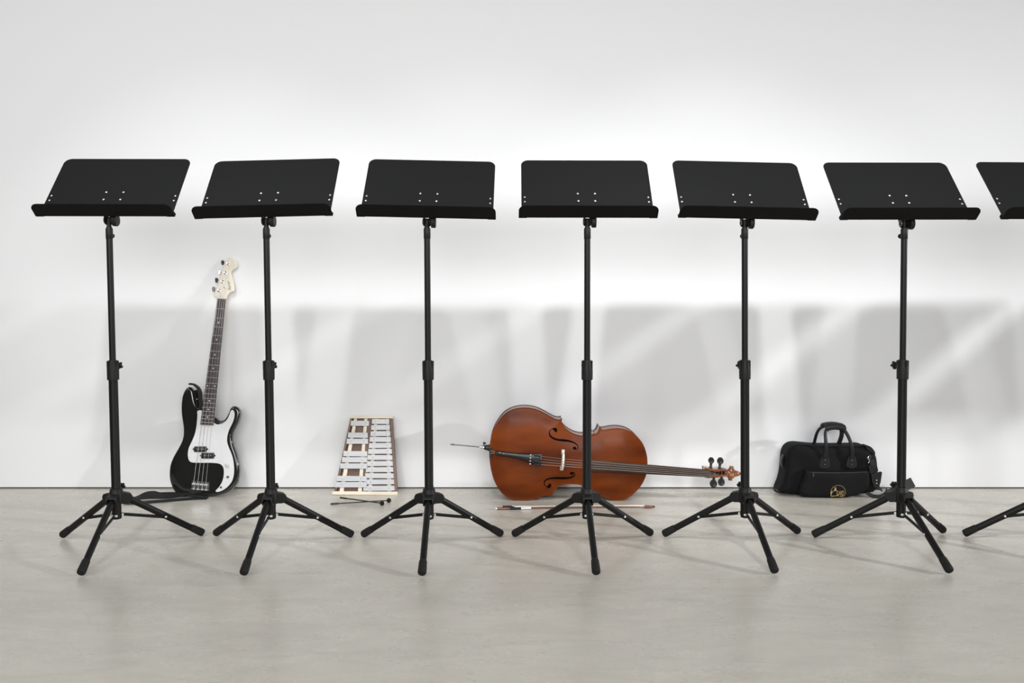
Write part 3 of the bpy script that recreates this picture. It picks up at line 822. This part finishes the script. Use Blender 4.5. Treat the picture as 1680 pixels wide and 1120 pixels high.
    sl.tube([sc0 + axd * .008 + Vector((0, .010, 0)), sc0 + axd * .022 + Vector((0, .004, 0)), sc0 + axd * .033 + Vector((0, .006, 0)), sc0 + axd * .044 + Vector((0, .012, 0))], [.017, .015, .012, .008], 16)
    sl.tube([sc0 - axd * .026 + Vector((0, .004, 0)), sc0 - axd * .014, sc0], [.014, .015, .016], 16)
    sl.build('scroll', M['neckwood'], t, smooth=40)
    # pegs
    for base, headp, r in (((620, 470), (630, 280), 82), ((852, 478), (870, 290), 90), ((708, 700), (690, 890), 100), ((908, 680), (900, 850), 95)):
        b = pt(a16(base), .004); h = pt(a16(headp), .004); d = (h - b); Ld = d.length; d.normalize()
        rr = r / 16 / S
        mb = MB().lathe([(-.034, .0048), (-.004, .0062), (0, .0085), (.004, .0062), (Ld - rr * .9, .0062), (Ld - rr * .6, .0058)], b, d, 16)
        n = d.cross(Vector((0, 1, 0))).normalized()
        ring = [[h + (d * math.cos(2 * PI * k / 28) * 1.08 + n * math.sin(2 * PI * k / 28) * .95) * rr * s + Vector((0, w, 0)) for k in range(28)] for w, s in ((-.0045, .55), (-.007, .8), (-.0055, .96), (0, 1), (.0055, .96), (.007, .8), (.0045, .55))]
        mb.rings(ring)
        mb.build('tuning_peg', M['ebony'], t, smooth=60)
    # strings: tailpiece - bridge - nut - pegbox
    for k in range(4):
        x0 = a6((892, 545 + 24 * k)); brk = B1.lerp(B0, .34 + .115 * k - .02)
        ht = .0925 + .0045 * (1 - ((k - 1.5) / 1.5) ** 2)
        nq = strip(1, [(.82 - .21 * k, .0125)])[0]
        pq = pt(a16((640 + 60 * k, 560 + 26 * k)), .006)
        MB().tube([pt(x0, .060), brk + Vector((0, -ht, 0)), nq + axd * .004, pq], .0009 + .0002 * k, 6).build('string', M['gut'], t)
cello()

# ------------------------------------------------------------------ bow
def bow():
    t = thing('cello_bow', 'brown wooden bow with white hair lying on the floor in front of the cello', 'bow', (.28, 3.94, 0), (0, 0, R(2.2)))
    x0, x1 = -.352, .352
    n = 24
    path = [Vector((x0 + .05 + (x1 - x0 - .055) * i / n, -.004 + .012 * math.sin(PI * i / n) , .0058)) for i in range(n + 1)]
    MB().tube(path, [.0050 - .0018 * i / n for i in range(n + 1)], 12).build('stick', M['bowwood'], t)
    MB().cyl((x0 + .005, -.004, .0058), (x0 + .053, -.004, .0058), .0054).build('butt', M['bowwood'], t)
    MB().lathe([(0, .003), (.002, .0052), (.010, .0052), (.012, .004), (.016, .005), (.020, .005)], (x0 - .003, -.004, .0058), (1, 0, 0), 16).build('end_screw', M['silver'], t)
    MB().lathe([(0, .0056), (.05, .0054)], (x0 + .062, -.004, .0058), (1, 0, 0), 14).build('grip', M['leather'], t)
    w = MB()
    w.lathe([(0, .0056), (.045, .0052)], (x0 + .112, -.0025, .0058), (1, .02, 0), 14)
    w.build('winding', M['silver'], t)
    fr = MB().prism([(x0 + .030, .004, .001), (x0 + .082, .004, .001), (x0 + .080, .014, .001), (x0 + .074, .023, .001), (x0 + .030, .023, .001)], (0, 0, .0115)).build('frog', M['ebony'], t, smooth=0, bevel=.0015)
    MB().box((x0 + .079, .0185, .007), (.016, .0095, .0125)).build('ferrule', M['silver'], fr, smooth=0, bevel=.001)
    MB().ribbon([(x0 + .084, .0185, .006), (x1 - .030, .0150, .006)], (0, .25, 1), .0095, .0024).build('hair', M['hair'], t, smooth=0)
    MB().prism([(x1 - .038, -.007, .001), (x1 - .036, .014, .001), (x1 - .028, .018, .001), (x1 - .012, .014, .001), (x1 + .004, .006, .001), (x1 + .006, .002, .001), (x1 - .012, -.006, .001)], (0, 0, .010)).build('tip', M['bowwood'], t, smooth=0, bevel=.0015)
    MB().prism([(x1 - .012, .0142, .0015), (x1 + .005, .0066, .0015), (x1 + .010, .003, .0015), (x1 + .004, .0005, .0015)], (0, 0, .009)).build('tip_plate', M['ebony'], t, smooth=0, bevel=.001)
bow()

# ------------------------------------------------------------------ instrument bag
def bag():
    S = 354.0
    t = thing('instrument_bag', 'black fabric instrument bag with leather handles standing on the floor by the wall', 'bag', (1.505, 4.150, 0), (R(-1.0), 0, 0))
    OX, OY = 1375, 818
    def Z(p): return ((1270 + p[0] / 7 - OX) / S, (OY - 680 - p[1] / 7) / S)
    o = cr([Z(p) for p in ((150, 905), (168, 850), (192, 790), (212, 700), (222, 600), (226, 520), (236, 460), (262, 405), (310, 368), (375, 356), (480, 364), (580, 374), (760, 378), (1000, 376), (1130, 372), (1200, 398), (1248, 450), (1276, 520), (1290, 640), (1292, 760), (1285, 850), (1255, 900), (1190, 930), (1000, 945), (700, 948), (400, 945), (210, 930), (165, 922))], 4, True)
    body = plate(o, lambda d, u, v: rounded(-.008, .030)(d, u, v) + .006 * math.sin(u * 26 + v * 18) * min(d / .03, 1), rounded_back(-.155, .03), .016, (.001, .003, .007, .013, .021)).build('body', M['fabric'], t, smooth=70)
    # piping round the edge of the front
    A = np.array(o)
    pi_ = [Vector((u * .985, .026, v * .985 + .001)) for u, v in o if v > .02]
    MB().tube(pi_, .0035, 8).build('piping', M['fabric'], t)
    pk = cr([Z(p) for p in ((405, 690), (412, 640), (470, 646), (700, 652), (1000, 654), (1140, 650), (1165, 690), (1166, 780), (1150, 850), (1085, 910), (980, 945), (880, 962), (700, 966), (500, 960), (390, 948), (345, 905), (350, 830), (385, 760))], 4, True)
    def pf(d, u, v): return rounded(.026, .026)(d, u, v) + .004 * math.sin(u * 31 + 1.3) * min(d / .02, 1)
    pocket = plate(pk, pf, flat(-.020), .012, (.001, .003, .007, .012, .019)).build('front_pocket', M['fabric'], t, smooth=70)
    def pw(u, v): return pf(edge_dist([(u, v)], pk)[0], u, v)
    zp = [Z(p) for p in cr([(478, 662), (560, 666), (700, 668), (900, 668), (1080, 662), (1125, 660)], 4)]
    MB().tube([Vector((u, -pw(u, v) - .0005, v)) for u, v in zp], .0018, 6).build('zip', M['zip'], pocket)
    u, v = Z((498, 690)); MB().box((u, -pw(*Z((498, 690))) - .002, v), (.0042, .003, .017)).build('zip_pull', M['zip'], pocket, smooth=0)
    # emblem: ring, a pointed figure and the letters
    cu, cv = Z((783, 893)); rr = 86 / 7 / S
    def ew(u, v): return -pw(u, max(v, .004)) - .0008
    arc = []
    for k in range(0, 49):
        a = R(-38 + (256) * k / 48)
        u_, v_ = cu + rr * math.cos(a), cv + rr * math.sin(a)
        arc.append(Vector((u_, ew(u_, v_), v_)))
    em = MB().tube(arc, .0007, 6)
    def poly(pts):
        q = [Z(p) for p in pts]
        em.prism([Vector((a, ew(a, b), b)) for a, b in q], (0, .0016, 0))
    poly([(704, 938), (708, 900), (722, 880), (735, 866), (742, 846), (745, 832), (753, 828), (758, 842), (760, 862), (770, 884), (782, 905), (790, 930), (775, 936), (755, 934), (735, 942)])
    poly([(700, 930), (694, 905), (702, 880), (716, 870), (712, 882), (704, 902), (708, 928)])
    poly([(800, 936), (826, 934), (846, 926), (852, 932), (836, 946), (800, 942)])
    em = em.build('emblem', M['gold'], pocket, smooth=30)
    cu_ = bpy.data.curves.new('letters', 'FONT'); cu_.body = 'GARD'; cu_.size = .0155; cu_.extrude = .0004; cu_.offset = -.0002; cu_.space_character = 1.0
    tmp = bpy.data.objects.new('letters', cu_); COL.objects.link(tmp)
    dg = bpy.context.evaluated_depsgraph_get(); me = bpy.data.meshes.new_from_object(tmp.evaluated_get(dg)); bpy.data.objects.remove(tmp)
    me.materials.clear(); me.materials.append(M['gold'])
    lt = bpy.data.objects.new('lettering', me); COL.objects.link(lt); lt.parent = em
    xs = [v_.co.x for v_ in me.vertices]; wx = max(xs) - min(xs)
    u0, v0 = Z((764, 925)); u1, _ = Z((852, 925)); _, v1 = Z((800, 872))
    ys_ = [v_.co.y for v_ in me.vertices]
    for v_ in me.vertices:
        uu = u0 + (v_.co.x - min(xs)) / wx * (u1 - u0); vv = v0 + (v_.co.y - min(ys_)) / (max(ys_) - min(ys_)) * (v1 - v0)
        v_.co = Vector((uu, ew(uu, vv) - .0004 - (.0006 if v_.co.z > 0 else 0), vv))
    # handles: front and rear loop and the wrap that joins them
    def fw(u, v): return rounded(-.008, .030)(edge_dist([(u, v)], o)[0], u, v) + .007
    hp = [(657, 506, .0), (656, 470, .004), (656, 380, .008), (657, 290, .0), (668, 215, -.018), (695, 185, -.028), (740, 170, -.034), (800, 166, -.036), (855, 172, -.034), (898, 192, -.028), (925, 240, -.016), (948, 320, .0), (962, 400, .006), (966, 470, .004), (966, 506, .0)]
    fh = [Vector((Z(p[:2])[0], -(p[2] + .002), Z(p[:2])[1])) for p in cr(hp, 4)]
    wv = []
    for p in fh: wv.append((1, 0, 0) if p.z < Z((0, 300))[1] else (.35, .94, 0))
    H1 = MB()
    for sd in (0, 1):
        q = [p for p in fh if p.z < Z((0, 200))[1] and (p.x > Z((800, 0))[0]) == bool(sd)]
        if sd: q = q[::-1]
        m = len(q) - 1
        H1.ribbon(q, (1, 0, .1 * sd), [.0195 - .0075 * (i / m) ** 1.5 for i in range(m + 1)], .005)
    H1.tube(fh[6:-6], [.0085 * min(1, .45 + .11 * min(i, len(fh) - 13 - i)) for i in range(len(fh) - 12)], 10, flat=.75)
    H1.build('front_handle', M['leather'], t, smooth=50)
    rp = [(592, 372), (600, 300), (612, 235), (640, 180), (690, 150), (760, 140), (830, 142), (880, 165), (905, 215), (905, 290), (885, 372)]
    rh = [Vector((Z(p)[0], .082 - .03 * math.sin(PI * i / 40), Z(p)[1])) for i, p in enumerate(cr(rp, 4))]
    H2 = MB().ribbon([p for p in rh if p.x < Z((640, 0))[0]], (.75, .6, 0), .020, .005)
    H2.ribbon([p for p in rh if p.x > Z((872, 0))[0]], (1, .2, 0), .021, .005)
    H2.tube(rh[8:-8], .0085, 10, flat=.75)
    H2.build('rear_handle', M['leather'], t, smooth=50)
    w0, w1 = Z((662, 130)), Z((892, 130))
    rs = []
    for i in range(13):
        q = i / 12; u_ = w0[0] + (w1[0] - w0[0]) * q; b_ = .004 - .007 * (2 * q - 1) ** 2
        zc = Z((0, 150))[1] + b_
        rs.append([Vector((u_ + (.006 if yy < .03 else -.002), yy, zc + zz)) for yy, zz in ((.010, -.011), (.008, .000), (.016, .010), (.034, .018), (.056, .017), (.070, .008), (.074, -.002), (.066, -.004), (.054, .010), (.034, .010), (.022, -.004), (.020, -.012))])
    MB().rings(rs).build('handle_wrap', M['leather'], t, smooth=60)
    for x in (655, 967):
        pts = cr([Z(p) for p in ((x - 42, 500), (x, 470), (x + 42, 500), (x + 62, 590), (x + 30, 622), (x, 628), (x - 30, 622), (x - 66, 600))], 4, True)
        pa = MB().prism([Vector((a, -fw(a, b) - .000, b)) for a, b in pts], (0, .006, 0)).build('handle_patch', M['leather'], t, smooth=30, bevel=.001)
        for y in (531, 582):
            a, b = Z((x, y)); MB().lathe([(0, .0040), (.0008, .0038), (.0022, .0022), (.0026, .0003)], (a, -fw(a, b) + .0002, b), (0, -1, 0), 14).build('rivet', M['dark_chrome'], pa)
    # shoulder strap fittings at the right end
    cp = cr([Z(p) for p in ((1130, 365), (1165, 368), (1205, 392), (1240, 440), (1238, 468), (1205, 455), (1165, 430), (1138, 400))], 4, True)
    MB().prism([Vector((a, .004, b + .002)) for a, b in cp], (0, .045, 0)).build('corner_patch', M['leather'], t, smooth=40, bevel=.001)
    a, b = Z((1168, 492))
    MB().torus((a, -.004, b), (.25, -1, .2), .0072, .0016, 28, 8).build('strap_ring', M['chrome'], t)
    MB().tube([Vector((Z(p)[0], -.006, Z(p)[1])) for p in cr([(1135, 490), (1150, 515), (1165, 525), (1160, 545), (1152, 560)], 4)], .0020, 8).build('snap_hook', M['chrome'], t)
    # strap, folded down along the side and trailing behind the stand
    sp = [(1195, 520), (1212, 580), (1225, 650), (1237, 720), (1246, 780), (1250, 815), (1252, 840)]
    P1 = [Vector((Z(p)[0], .000 + .01 * i / 6, Z(p)[1])) for i, p in enumerate(cr(sp, 1))]
    P1 = [Vector(p) for p in cr([tuple(p) for p in P1], 5)]
    ss = MB().ribbon(P1, (1, .15, 0), [.024 + .006 * math.sin(PI * i / (len(P1) - 1)) for i in range(len(P1))], .005)
    ss.ribbon([Vector(q) for q in cr([(.170, .013, .021), (.195, .0, .006), (.235, -.005, .0045), (.275, .03, .006), (.300, .075, .014)], 5)], (.3, .9, .3), .034, .0035)
    ss.ribbon([Vector(q) for q in cr([(.180, .04, .020), (.200, .05, .030), (.225, .06, .034), (.252, .066, .030), (.265, .07, .018)], 5)], (0, .8, .6), .026, .0035)
    ss.ribbon([Vector(q) for q in cr([(.265, .010, .005), (.300, .035, .012), (.350, .075, .022), (.395, .105, .034), (.440, .130, .046)], 5)], (-.62, .15, .75), .046, .0035)
    ss = ss.build('shoulder_strap', M['strap'], t, smooth=50)
    for pts, w in (([(1150, 590), (1255, 600), (1268, 655), (1172, 690)], -.010), ([(1180, 690), (1290, 655), (1308, 665), (1292, 780), (1270, 850), (1215, 838), (1190, 780)], -.014)):
        MB().prism([Vector((Z(p)[0], w, Z(p)[1])) for p in pts], (0, .007, 0)).build('strap_plate', M['leather'], ss, smooth=0, bevel=.0018)
    for y in (757, 793):
        a, b = Z((1243, y)); MB().lathe([(0, .0026), (.0008, .0024), (.0015, .0008)], (a, -.0138, b), (0, -1, 0), 12).build('rivet', M['rivet'], ss)
    # cord at the left foot and side tab
    MB().tube([Vector((Z(p)[0], .03 + .002 * i, max(Z(p)[1], .003))) for i, p in enumerate(cr([(160, 850), (115, 862), (92, 885), (110, 915), (160, 935), (230, 945), (300, 942)], 4))], .0022, 8).tube([Vector((Z(p)[0], .05, max(Z(p)[1], .003))) for p in cr([(150, 870), (120, 882), (112, 905), (150, 925)], 4)], .0018, 8).build('drawcord', M['strap'], t)
    MB().ribbon([Vector((Z(p)[0], .07, Z(p)[1])) for p in cr([(222, 495), (205, 525), (194, 575), (200, 615), (214, 640)], 4)], (.1, 1, 0), .03, .006).build('side_tab', M['leather'], t, smooth=50)
bag()

# ------------------------------------------------------------------ light
def spot(name, loc, target, power, size=.05, cone=130, blend=.9, color=(.985, .993, 1)):
    l = bpy.data.lights.new(name, 'SPOT'); l.energy = power; l.shadow_soft_size = size; l.spot_size = R(cone); l.spot_blend = blend; l.color = color
    o = bpy.data.objects.new(name, l); COL.objects.link(o); o.location = loc
    o.rotation_euler = (Vector(target) - Vector(loc)).to_track_quat('-Z', 'Y').to_euler()
    return o
LY = WALL - 2.34
for x, p in ((-1.35, 87), (-.166, 79), (.966, 110), (2.1, 46)):
    spot('ceiling_spot', (x, LY, 2.63), (x, WALL, .47), p, .05, 62, 1.0)
spot('side_spot', (9.9, WALL - 3.42, 3.43), (.1, WALL, .1), 2400, .13, 34, 1.0)
def area(name, loc, target, power, sx, sy, color=(.985, .993, 1)):
    l = bpy.data.lights.new(name, 'AREA'); l.shape = 'RECTANGLE'; l.size = sx; l.size_y = sy; l.energy = power; l.color = color
    o = bpy.data.objects.new(name, l); COL.objects.link(o); o.location = loc
    o.rotation_euler = (Vector(target) - Vector(loc)).to_track_quat('-Z', 'Y').to_euler()
    return o
area('left_fill', (-3.4, .6, 2.6), (-.8, 4.3, .9), 42, 2.0, 1.6)  # added soft fill to brighten the left wall, no known lamp there
area('front_fill', (0, -2.5, 1.9), (0, 4.3, .9), 124, 5.0, 1.6)  # added fill behind the camera, no known window there
area('front_fill', (0, -1.6, 2.4), (0, 4.3, .2), 106, 4.0, 1.2)  # second added fill, higher and aimed at the lower wall

w = bpy.data.worlds.new('daylit studio'); scene.world = w; w.use_nodes = True
bg = w.node_tree.nodes['Background']
bg.inputs[0].default_value = (.97, .985, 1, 1); bg.inputs[1].default_value = .03

# ------------------------------------------------------------------ camera
cam = bpy.data.cameras.new('camera'); co = bpy.data.objects.new('camera', cam); COL.objects.link(co)
co.location = (0, 0, CAM_H); co.rotation_euler = (R(90 - 2.4), 0, 0)
cam.sensor_width = 36; cam.sensor_fit = 'HORIZONTAL'
cam.lens = 1460 / 1680 * 36
cam.shift_y = -(560 - 521.19) / 1680
cam.clip_end = 60
scene.camera = co
scene.view_settings.view_transform = 'Standard'
scene.view_settings.look = 'None'
scene.view_settings.exposure = 0
scene.view_settings.gamma = 1
scene.view_settings.use_curve_mapping = False
